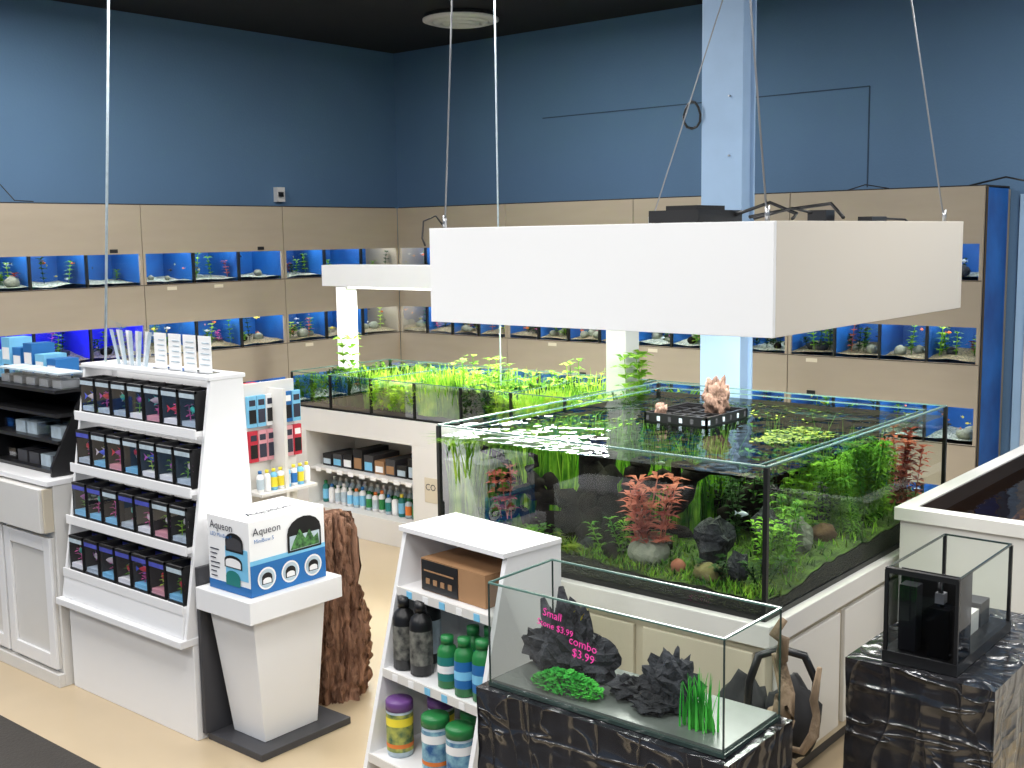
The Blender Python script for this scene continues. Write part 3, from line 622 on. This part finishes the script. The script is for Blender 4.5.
for ti,(z,x) in enumerate(tiers):
    for k in range(7):
        y=Y0+.04+.1255*k; xx=x+.016; h=.16; w=.108; d=.12
        b.box(xx,xx+d,y,y+w,z,z+.014,BLACK); b.box(xx,xx+.012,y,y+w,z+h-.012,z+h,BLACK); b.box(xx+d-.012,xx+d,y,y+w,z+h-.012,z+h,BLACK)
        b.box(xx+d-.006,xx+d,y,y+w,z+.014,z+h-.012,BLACK)
        b.box(xx+d-.009,xx+d-.006,y+.004,y+w-.004,z+h*.45,z+h-.012,INDIGO); 
        b.box(xx+.002,xx+d-.006,y,y+.005,z+.014,z+h,BLACKM); b.box(xx+.002,xx+d-.006,y+w-.005,y+w,z+.014,z+h,BLACKM)
        b.poly([(xx+.002,y,z+.014),(xx+.002,y+w,z+.014),(xx+.002,y+w,z+h-.012),(xx+.002,y,z+h-.012)],CUPW)
        b.box(xx+.006,xx+d-.01,y+.006,y+w-.006,z+.014,z+.034,R.choice([BLUEL,PAPER,ROSE,LABEL,PAPER]))
        b.box(xx-.001,xx+.002,y+.004,y+w-.004,z+h-.030,z+h-.012,R.choice([INDIGO,LABEL,LABEL]))
        m=R.choice(FM); fish(b,(xx+.03,y+w/2+R.uniform(-.012,.012),z+R.uniform(.07,.10)),.066,R.choice([1.2,1.9,-1.3,-1.8]),m,R.choice(FM))
        b.stem((xx+.035,y+w/2+R.uniform(-.03,.03),z+.03),.06,.03,.014,R.choice([G_STEM,PINK,PINK,G_LIME]),3,4,.01)
b.finish('betta_tanks',parent=dsp)
b=MB()
for k in range(4):
    y=3.90+.105*k; b.box(2.76,2.764,y,y+.085,1.468,1.62,PAPER)
    for j in range(5): b.box(2.757,2.76,y+.01,y+.05+.025*R.random(),1.59-.022*j,1.594-.022*j,LABEL)
    b.box(2.74,2.80,y,y+.085,1.468,1.472,ACRYL)
b.finish('info_cards')
b=MB()
for k in range(9):
    y=4.36+.026*k; x=2.74+.01*(k%2); t=.02*(k-4)
    b.poly([(x,y,1.469),(x+.07,y+.01,1.469),(x+.07,y+.01+t*.6,1.62+.02*math.sin(k)),(x,y+t*.6,1.64+.03*math.sin(k))],ACRYL)
    b.poly([(x+.02,y,1.469),(x+.02,y+.025,1.469),(x+.02,y+.03+t*.6,1.62),(x+.02,y+t*.6,1.62)],PAPER if k%2 else LABEL)
b.finish('acrylic_leaflet_holder')
b=MB(); b.tube([(2.74,4.66,1.468),(2.94,4.72,CZ)],.006,LABEL,8); b.lathe((2.74,4.66,1.468),[(.025,0),(.025,.008)],WHITE,16); b.finish('sign_pole')

# ---------------------------------------------------------------- left cabinet
b=MB(); CX=2.53; cy0=4.80; cy1=7.1
b.box(CX,3.1,cy0,cy1,.0,.93,WHITE2); b.box(CX-.03,3.12,cy0-.005,cy1,.93,.955,WHITE)
y=cy0+.01
while y<cy1-.3:
    w=.44
    b.box(CX-.06,CX,y+.01,y+w-.01,.72,.92,WHITE2)
    b.box(CX-.045,CX,y-.002,y+.01,.72,.92,CREAM)
    b.box(CX-.012,CX,y+.01,y+w-.01,.08,.69,WHITE2)
    for a in ((y+.01,y+.065,.08,.69),(y+w-.065,y+w-.01,.08,.69),(y+.065,y+w-.065,.08,.145),(y+.065,y+w-.065,.625,.69)): b.box(CX-.026,CX-.012,*a,WHITE)
    y+=w
b.box(CX-.03,CX,cy0,cy1,0,.06,WHITE2)
b.finish('storage_cabinet',.003)
b=MB()
x0,x1,y0,y1=2.58,2.90,4.86,5.50
for z in (.957,1.10,1.22,1.33): b.box(x0+.02,x1,y0,y1,z,z+.015,BLACK)
b.box(x0+.15,x1,y0,y0+.015,.957,1.36,BLACK); b.box(x0+.02,x1,y1-.015,y1,.957,1.36,BLACK); b.box(x1-.012,x1,y0,y1,.957,1.36,BLACK)
b.prism_y([(x0-.02,.957),(x0+.2,.957),(x0+.2,1.36),(x0+.17,1.36),(x0-.02,1.0)],y0-.006,y0+.01,BLACK)
for z in (.972,1.115):
    for k in range(5): yy=y0+.04+.11*k; b.box(x0+.06,x0+.18,yy,yy+.09,z,z+.055,R.choice([LABEL,ACRYL,DGREY,LABEL]))
for k in range(5): 
    yy=y0+.02+.12*k; b.box(x0+.06,x0+.18,yy,yy+.1,1.345,1.41,ACRYL); b.box(x0+.07,x0+.17,yy+.01,yy+.09,1.346,1.38,PAPER); b.box(x0+.055,x0+.185,yy-.004,yy+.104,1.41,1.418,LABEL)
b.finish('accessory_display_stand')
b=MB()
b.box(3.25,3.65,6.05,6.9,0,.1,WHITE2); b.box(3.43,3.47,6.05,6.9,.1,1.3,WHITE2)
for z in (.4,.8,1.15): b.box(3.25,3.65,6.05,6.9,z,z+.02,WHITE2)
for z in (.42,.82,1.17):
    for k in range(6): 
        yy=6.08+.13*k; h=R.uniform(.18,.3); b.box(3.27,3.41,yy,yy+.10,z,z+h,R.choice([BLUEP,BLUEP,BLUEP,BLUEP,BLUEL])); b.box(3.268,3.27,yy+.01,yy+.09,z+h*.55,z+h*.8,PAPER); b.box(3.268,3.27,yy+.02,yy+.08,z+h*.15,z+h*.45,R.choice([BLACK,TEAL,BLUEL]))
b.finish('product_gondola')

b=MB(); gx0,gx1,gy0,gy1=3.52,3.88,4.60,5.55
b.box(gx0,gx1,gy0,gy1,0,.12,WHITE2); b.box(3.69,3.71,gy0+.02,gy1,.12,1.25,WHITE2)
b.box(gx0+.02,gx1-.02,gy0+.14,gy0+.16,.12,1.28,WHITE2)
for z in (.45,.80,1.06): b.box(gx0,gx1,gy0+.16,gy1,z,z+.02,WHITE2)
for z in (.12,.40,.72): b.box(gx0,gx1,gy0,gy0+.14,z,z+.015,WHITE2)
for k in range(8): bottle(b,gx0+.03+.043*k,gy0+.05,.736,.019,.11,R.choice([WHITE,PAPER,BLUEL]),YEL if k%4 else BLUEP,R.choice([PAPER,LABEL,BLUEP,YEL]))
for k in range(7): bottle(b,gx0+.03+.048*k,gy0+.05,.416,.02,.14,R.choice([WHITE,TEAL]),R.choice([YEL,WHITE]),R.choice([TEAL,BLUEP]))
for k in range(6):
    for j in range(2): 
        x=gx0+.02+.057*k; z=.88+.18*j; m=R.choice([REDP,PAPER,ROSE,ROSE])
        if j==1: m=R.choice([BLUEP,BLUEP,PAPER,BLUEL])
        b.box(x,x+.052,gy0+.11,gy0+.13,z,z+.16,m); b.box(x+.005,x+.047,gy0+.107,gy0+.11,z+.02,z+.09,R.choice([BLACK,INK,BLACK])); b.box(x+.008,x+.044,gy0+.107,gy0+.11,z+.11,z+.14,R.choice([PAPER,INK]))
for z in (.47,.82,1.08):
    for k in range(7): 
        yy=gy0+.18+.107*k
        for xx in (gx0+.02,gx1-.15): b.box(xx,xx+.13,yy,yy+.09,z,z+R.uniform(.14,.20),R.choice([BLUEP,BLUEL,PAPER,REDP,BLUEP,BLUEP,TEAL]))
b.finish('product_gondola')

# ---------------------------------------------------------------- pedestal with boxed kit
b=MB()
b.box(2.60,3.06,3.47,3.815,0,.03,DGREY)
b.box(2.58,2.94,3.80,3.822,.03,.72,DGREY)
def frust(mb,x0,x1,y0,y1,z0,X0,X1,YY0,YY1,z1,m):
    mb.hexa([(x0,y0,z0),(x1,y0,z0),(x1,y1,z0),(x0,y1,z0),(X0,YY0,z1),(X1,YY0,z1),(X1,YY1,z1),(X0,YY1,z1)],m)
frust(b,2.68,2.95,3.55,3.75,.03,2.61,2.97,3.50,3.78,.56,WHITE)
b.box(2.56,3.02,3.45,3.795,.56,.65,WHITE)
b.finish('display_pedestal',.003)
b=MB(); x0,x1,y0,y1,z0,z1=2.60,2.97,3.49,3.75,.652,.945
b.box(x0,x1,y0,y1,z0,z1,PAPER)
e=.0015
def fy(u0,u1,v0,v1,m,k=1): b.box(x0+u0*(x1-x0),x0+u1*(x1-x0),y0-e*k,y0,z0+v0*(z1-z0),z0+v1*(z1-z0),m)
def fx(u0,u1,v0,v1,m,k=1): b.box(x0-e*k,x0,y1-u0*(y1-y0),y1-u1*(y1-y0),z0+v0*(z1-z0),z0+v1*(z1-z0),m)
fy(0,1,0,.42,BLUEP); fy(.0,1,.42,.48,BLUEL); fx(0,1,0,.12,BLUEP); fx(.42,.95,.2,.62,BLUEL)
b.text('Aqueon',(x0+.015,y0-.004,z1-.055),(1,0,0),(0,0,1),.042,INK); b.text('MiniBow 5',(x0+.02,y0-.004,z1-.085),(1,0,0),(0,0,1),.022,BLUEP)
b.text('Aqueon',(x0-.004,y1-.02,z1-.05),(0,-1,0),(0,0,1),.045,INK); b.text('LED MiniBow 5',(x0-.004,y1-.02,z1-.08),(0,-1,0),(0,0,1),.022,BLUEP)
def arch(cx,cz,w,h,m,k,axis='y'):
    pts=[(-w/2,0),(w/2,0)]+[(w/2*math.cos(t*math.pi/8),h*.55+h*.45*math.sin(t*math.pi/8)) for t in range(9)]
    if axis=='y': b.mesh([(cx+p,y0-.001-.0006*k,cz+q) for p,q in pts],[tuple(range(len(pts)))],m)
    else: b.mesh([(x0-.001-.0006*k,cx-p,cz+q) for p,q in pts],[tuple(range(len(pts)))],m)
PRW=mat('printed_water',col(90,150,80),.5,scale=60,c2=col(20,50,36))
arch(x0+.265,z0+.135,.17,.135,BLACK,3); b.box(x0+.19,x0+.34,y0-.0045,y0-.004,z0+.143,z0+.20,LABEL); b.mesh([(x0+.192,y0-.005,z0+.145),(x0+.338,y0-.005,z0+.145),(x0+.332,y0-.005,z0+.19),(x0+.31,y0-.005,z0+.175),(x0+.29,y0-.005,z0+.214),(x0+.268,y0-.005,z0+.18),(x0+.24,y0-.005,z0+.222),(x0+.212,y0-.005,z0+.182)],[tuple(range(8))],PRW)
def disc(cx,cz,r,m,k): b.mesh([(cx+r*math.cos(t*math.pi/10),y0-.001-.0006*k,cz+r*math.sin(t*math.pi/10)) for t in range(20)],[tuple(range(20))],m)
for u in (.20,.51,.82): disc(x0+u*(x1-x0),z0+.062,.044,PAPER,4); disc(x0+u*(x1-x0),z0+.062,.037,LABEL,5); arch(x0+u*(x1-x0),z0+.04,.05,.045,BLACK,6); arch(x0+u*(x1-x0),z0+.043,.04,.022,PAPER,7)
arch(y1-.17,z0+.165,.11,.075,BLACK,4,'x'); arch(y1-.17,z0+.172,.095,.05,DGREY,5,'x'); arch(y1-.16,z0+.10,.11,.05,BLACK,4,'x'); arch(y1-.16,z0+.104,.095,.035,PAPER,5,'x'); arch(y1-.155,z0+.03,.09,.06,TEAL,4,'x')
for k in range(7): b.box(x0-.003,x0-.0015,y1-.015,y1-.015-R.uniform(.03,.06),z0+.05+.018*k,z0+.054+.018*k,INK)
b.text('Aqueon',(x0+.06,y0+.08,z1+.002),(1,0,0),(0,1,0),.07,INK)
b.finish('aquarium_kit_box')

# ---------------------------------------------------------------- driftwood stump
def stump(name,c,r,h,m,seed):
    mb=MB(); nu,nv=120,80; vs=[]
    for j in range(nv+1):
        t=j/nv
        for k in range(nu):
            a=2*math.pi*k/nu
            ca,sa=math.cos(a),math.sin(a)
            rr=r*(1+.35*noise.noise(Vector((ca*2.2,sa*2.2,t*1.5+seed)))+.34*noise.noise(Vector((ca*6,sa*6,t*3.5+seed)))-.36*abs(noise.noise(Vector((ca*10,sa*10,t*9))))+.20*noise.noise(Vector((ca*20,sa*20,t*26))))
            rr*=(1.05-.16*t+.12*math.sin(t*7))
            hh=h*(1-.6*max(0,noise.noise(Vector((ca*2.5,sa*2.5,seed+9)))+.15)*(t**3)*2-.1*(t**4)*abs(noise.noise(Vector((ca*9,sa*9,4)))))
            if t>.98: rr*=.6
            vs.append((c[0]+rr*ca+.02*math.sin(t*4),c[1]+rr*sa*.9,hh*t))
    fs=[(j*nu+k,j*nu+(k+1)%nu,(j+1)*nu+(k+1)%nu,(j+1)*nu+k) for j in range(nv) for k in range(nu)]
    fs+=[tuple(nv*nu+k for k in range(nu))]
    mb.mesh(vs,fs,m,True); return mb.finish(name)
stump('driftwood_stump',(3.23,3.76),.128,.84,WOODR,3)

# ---------------------------------------------------------------- bottle shelf
b=MB(); sy0,sy1=2.42,2.97; pv=(2.79,2.42,0)
side=[(2.60,0),(3.10,0),(3.10,.94),(2.84,.94)]
b.prism_y(side,sy0,sy0+.02,WHITE); b.prism_y(side,sy1-.02,sy1,WHITE)
b.box(2.82,3.10,sy0-.004,sy1+.004,.94,.958,WHITE)
b.box(3.08,3.095,sy0+.02,sy1-.02,0,.94,WHITE)
SH=[(.15,2.64),(.45,2.715),(.74,2.79)]
for z,x in SH: b.box(x,3.08,sy0+.02,sy1-.02,z-.018,z,WHITE); b.box(x-.006,x,sy0+.02,sy1-.02,z-.03,z+.004,WHITE2)
for z,x in SH[1:]:
    for k in range(5): yy=sy1-.08-.09*k; b.box(x-.008,x-.006,yy-.03,yy,z-.028,z-.002,R.choice([BLUEL,PAPER]))
b.finish('slanted_bottle_shelf',.003,rot=-6,pivot=pv)
b=MB(); z=.452
BLAB=mat('black_label',col(36,38,40),.5,scale=40,c2=col(130,130,122))
for (x,y) in ((2.775,2.90),(2.78,2.81),(2.88,2.88)): bottle(b,x,y,z,.042,.265,BLACK,BLACK,LABEL if x>2.85 else BLAB)
for (x,y,h) in ((2.77,2.655,.18),(2.76,2.555,.20),(2.86,2.62,.20),(2.86,2.53,.22),(2.77,2.475,.21)):
    bottle(b,x,y,z,.036,h,GREENP,GREENP,TEAL if h<.2 else BLUEP,neck=.55); b.lathe((x,y,z),[(.0372,h*.3),(.0372,h*.45)],PAPER if h<.2 else BLUEL,14,cap=False)
z=.152
DGRN=mat('dark_green_label',col(24,84,70),.5,scale=30,c2=col(190,190,90)); CAN2=mat('blue_label',col(30,84,140),.5,scale=30,c2=col(150,200,210))
for (x,y,c,l) in ((2.72,2.87,PURP,DGRN),(2.72,2.67,GREENP,CAN2),(2.72,2.54,GREENP,CAN2),(2.84,2.60,GREENP,DGRN),(2.84,2.78,PURP,DGRN)):
    b.lathe((x,y,z),[(.046,0),(.048,.01),(.048,.17),(.044,.175)],LABEL,20); b.lathe((x,y,z),[(.0488,.02),(.0488,.16)],l,20,cap=False); b.lathe((x,y,z),[(.0495,.115),(.0495,.145)],YEL if c==PURP else PAPER,20,cap=False); b.lathe((x,y,z),[(.0495,.035),(.0495,.05)],ORNG,20,cap=False); b.lathe((x,y,z),[(.05,.17),(.05,.20),(.046,.205)],c,20)
b.finish('bottled_products',rot=-6,pivot=pv)
b=MB(); b.box(2.83,3.02,2.52,2.86,.742,.86,KRAFT); b.box(2.827,2.83,2.66,2.855,.745,.855,BLACK)
for k in range(4): b.box(2.825,2.827,2.69+.04*k,2.71+.04*k,.77,.79,KRAFT)
b.box(2.825,2.827,2.68,2.84,.815,.82,KRAFT); b.finish('cardboard_box',rot=-6,pivot=pv)

# ---------------------------------------------------------------- small front tank on wrapped stack
def wrapbox(name,x0,x1,y0,y1,z0,z1,seed):
    mb=MB(); n=20
    def face(f,nu,nv):
        vs=[f(i/nu,j/nv) for i in range(nu+1) for j in range(nv+1)]
        mb.mesh(vs,[(i*(nv+1)+j,(i+1)*(nv+1)+j,(i+1)*(nv+1)+j+1,i*(nv+1)+j+1) for i in range(nu) for j in range(nv)],WRAP,True)
    def d(p,ax,sg):
        p=Vector(p); q=.012*noise.noise(Vector((p.x*5,p.y*5,p.z*12+seed)))+.010*noise.noise(Vector((p.x*16+seed,p.y*16,p.z*4)))-.008
        edge=min(1,6*min(abs(p.z-z0)+.02,abs(p.z-z1)))
        p[ax]+=sg*min(0,q)*edge; return p
    face(lambda u,v:d((x0,y0+(y1-y0)*u,z0+(z1-z0)*v),0,-1),n*2,n*2)
    face(lambda u,v:d((x1,y0+(y1-y0)*u,z0+(z1-z0)*v),0,1),n*2,n*2)
    face(lambda u,v:d((x0+(x1-x0)*u,y0,z0+(z1-z0)*v),1,-1),n*2,n*2)
    face(lambda u,v:d((x0+(x1-x0)*u,y1,z0+(z1-z0)*v),1,1),n*2,n*2)
    face(lambda u,v:Vector((x0+(x1-x0)*u,y0+(y1-y0)*v,z1)),n,n)
    mb.poly([(x0,y0,z0),(x1,y0,z0),(x1,y1,z0),(x0,y1,z0)],WRAP)
    return mb.finish(name)
wrapbox('wrapped_stack',2.39,2.74,1.33,2.16,0,.70,1)
b=MB(); sx0,sx1,sY0,sY1=2.42,2.72,1.36,2.13
b.box(sx0-.004,sx1+.004,sY0-.004,sY1+.004,.702,.712,GLASSK)
panes(b,sx0,sx1,sY0,sY1,.712,1.01,.006,edge=GLASSE,seam=GLASSK,sw=.002)
b.box(sx0+.005,sx1-.005,sY0+.005,sY1-.005,.712,.720,mat('tank_floor_grey',col(96,102,98),.3,var=.2))
for t,y,z,s in (('Small',1.93,.957,.032),('Stone $3.99',1.95,.928,.026),('combo',1.84,.895,.034),('$3.99',1.83,.862,.034)): b.text(t,(sx0-.003,y,z),(0,-1,-.12),(0,-.12,1),s,INKP)
st=b.finish('small_glass_aquarium')
b=MB()
def rockpile(c,sz,n,seed):
    rr=random.Random(seed)
    for i in range(n):
        a=rr.uniform(0,6.28); q=rr.random()
        x=c[0]+sz[0]*.4*q*math.cos(a); y=c[1]+sz[1]*.6*q*math.sin(a); h=sz[2]*(1-q*.6)*rr.uniform(.6,1)
        b.blob((x,y,.72+h*.45),(sz[0]*.30,sz[1]*.24,h*.55),ROCKD,.7,2.6,seed=seed+i,nu=16,nv=12,smooth=False,zmin=.721)
rockpile((2.60,1.97),(.15,.30,.22),11,21)
rockpile((2.58,1.60),(.15,.24,.15),8,40)
b.tube([(2.60,1.95,.85),(2.60,2.0,.92),(2.62,2.02,.97)],[.035,.022,.008],ROCKD,7,False)
b.tube([(2.60,2.03,.83),(2.60,2.06,.88),(2.62,2.09,.92)],[.03,.02,.008],ROCKD,7,False)
for i in range(620):
    a=R.uniform(0,6.28); r=math.sqrt(R.random()); b.leaf((2.49+.05*r*math.cos(a),1.90+.12*r*math.sin(a),.722+.045*(1-r*r)),(R.uniform(-1,1),R.uniform(-1,1),.9),.026,.013,G_PLAST)
for i in range(90): b.blade((2.50+R.gauss(0,.013),1.475+R.gauss(0,.02),.72),R.uniform(.08,.15),.007,R.uniform(0,6.28),R.uniform(0,.035),G_PLAST,3)
for i in range(5): b.blade((2.6+R.gauss(0,.03),1.96+R.gauss(0,.05),.9),.03,.006,R.uniform(0,6.28),.03,YEL,2)
b.finish('rocks_and_plants',parent=st)

# ---------------------------------------------------------------- right wrapped stack with nano tank
wrapbox('wrapped_stack',3.14,3.86,.93,1.36,0,.75,5)
b=MB(); nx0,nx1,ny0,ny1=3.18,3.66,1.05,1.26; nt_=1.03
b.box(nx0-.004,nx1+.004,ny0-.004,ny1+.004,.752,.785,BLACK); panes(b,nx0+.003,nx1-.003,ny0+.003,ny1-.003,.785,nt_,.006,edge=GLASSK,seam=BLACK,sw=.005,mx0=GLASST)
b.box(nx0+.10,nx0+.105,ny0+.008,ny1-.008,.785,nt_-.02,BLACK)
b.box(nx0-.004,nx0+.012,ny0,ny1,nt_-.012,nt_+.004,BLACK); b.box(nx0+.0,nx0+.11,ny0-.001,ny0+.002,.785,nt_,GLASST)
b.box(nx0+.02,nx0+.08,ny0+.03,ny0+.09,.786,.93,BLACK); b.box(nx0+.03,nx0+.08,ny0+.13,ny0+.18,.786,.98,DGREY); b.tube([(nx0+.05,ny0+.06,.93),(nx0+.05,ny0+.07,.99),(nx0+.12,ny0+.08,1.0)],.008,BLACK,6)
b.box(nx0+.04,nx0+.07,ny0+.055,ny0+.08,.94,.97,PAPER)
b.box(nx0+.15,nx0+.34,ny0+.05,ny0+.15,.786,.85,WHITE2); b.box(nx0+.17,nx0+.22,ny0+.06,ny0+.11,.85,.90,PAPER)
b.box(nx0+.36,nx0+.44,ny0+.05,ny0+.12,.786,.86,DGREY)
b.finish('nano_aquarium')
hs=MB()
branch((2.96,1.38,0.0),(2.90,1.43,.62),.038,.030,WOODL,.08,10)
branch((2.90,1.43,.60),(2.88,1.45,.93),.030,.012,WOODL,.10,8); branch((2.91,1.42,.45),(2.97,1.39,.75),.02,.008,WOODL,.06,6)
hs.finish('driftwood_branch')
b=MB()
b.blob((3.10,1.66,.28),(.10,.13,.34),BLACKM,.25,2.2,seed=4,nu=20,nv=14,zmin=0)
b.tube([(3.02,1.62,.50),(3.0,1.60,.66),(3.02,1.58,.74),(3.06,1.53,.76),(3.10,1.47,.74),(3.12,1.44,.66),(3.11,1.45,.5)],.013,BLACK,8)
b.blob((3.09,1.50,.54),(.07,.09,.12),BLACKM,.3,2,seed=9); b.finish('black_hose_bag')

# ---------------------------------------------------------------- pond
b=MB(); px0,px1,py0,py1,pz=4.45,6.5,-.6,1.735,.90
for a in ((px0,px0+.07,py0,py1),(px1-.07,px1,py0,py1),(px0+.07,px1-.07,py1-.07,py1),(px0+.07,px1-.07,py0,py0+.07)): b.box(*a,pz-.05,pz,WHITE2)
for a in ((px0+.015,px0+.05,py0+.02,py1-.02),(px1-.05,px1-.02,py0+.02,py1-.02),(px0+.05,px1-.05,py1-.05,py1-.02),(px0+.05,px1-.05,py0+.02,py0+.05)): b.box(*a,0,pz-.05,WHITE2)
BRWN=mat('pond_liner_brown',col(44,32,24),.6,var=.2)
b.box(px0+.05,px1-.05,py0+.05,py1-.05,.3,.32,BRWN)
for a in ((px0+.07,px0+.075,py0+.07,py1-.07),(px1-.075,px1-.07,py0+.07,py1-.07),(px0+.075,px1-.075,py1-.075,py1-.07),(px0+.075,px1-.075,py0+.07,py0+.075)): b.box(*a,.32,pz-.005,BRWN)
heightgrid(b,px0+.075,px1-.075,py0+.075,py1-.075,20,20,lambda x,y:.60+.05*noise.noise(Vector((x*2,y*2,4))),gravel('pond_gravel',col(50,36,22),col(104,76,46),col(150,116,74),60))
b.poly([(px0+.075,py0+.075,.83),(px1-.075,py0+.075,.83),(px1-.075,py1-.075,.83),(px0+.075,py1-.075,.83)],glassm('pond_water',(.62,.48,.32,1),1.33,fac=.5,bump=.2))
b.finish('indoor_pond')

# ---------------------------------------------------------------- lights
def area(name,loc,sx,sy,e,c=(1,.985,.965),rot=(0,0,0)):
    l=bpy.data.lights.new(name,'AREA'); l.shape='RECTANGLE'; l.size=sx; l.size_y=sy; l.energy=e; l.color=c
    o=bpy.data.objects.new(name,l); o.location=loc; o.rotation_euler=rot; scn.collection.objects.link(o); return o
for i,(x,y,e) in enumerate([(-1,0,70),(-1,3,74),(-1,6,66),(1.4,-1,64),(1.4,2,72),(1.4,5,68),(3.6,-1,48),(3.4,4.2,57),(4.6,0.6,45),(3.6,6.4,42),(5.6,4.8,55),(6.2,1.0,42)]):
    area('ceiling_light_%d'%i,(x,y,3.6),1.2,.6,e)
area('canopy_light',(4.3,2.52,1.78),1.3,1.1,76,(1,1,.94))
area('gantry_light',(5.6,5.0,1.64),.14,2.2,72,(.97,1,.9))
w=bpy.data.worlds.new('world'); w.use_nodes=True; w.node_tree.nodes['Background'].inputs[0].default_value=(.6,.65,.7,1); w.node_tree.nodes['Background'].inputs[1].default_value=.3; scn.world=w

# ---------------------------------------------------------------- camera
a=math.radians(40.0);p=math.radians(7.28);ro=math.radians(0.84)
h=Vector((math.cos(a),math.sin(a),0)); r0=Vector((math.sin(a),-math.cos(a),0)); z=Vector((0,0,1))
f=h*math.cos(p)-z*math.sin(p); u0=h*math.sin(p)+z*math.cos(p)
u=u0*math.cos(ro)+r0*math.sin(ro); r=r0*math.cos(ro)-u0*math.sin(ro)
M=Matrix((( r.x,u.x,-f.x,0),(r.y,u.y,-f.y,0),(r.z,u.z,-f.z,2.0),(0,0,0,1)))
cam=bpy.data.cameras.new('camera'); cam.lens=36*1150/1024; cam.sensor_width=36; cam.clip_end=60
co=bpy.data.objects.new('camera',cam); co.matrix_world=M; scn.collection.objects.link(co); scn.camera=co
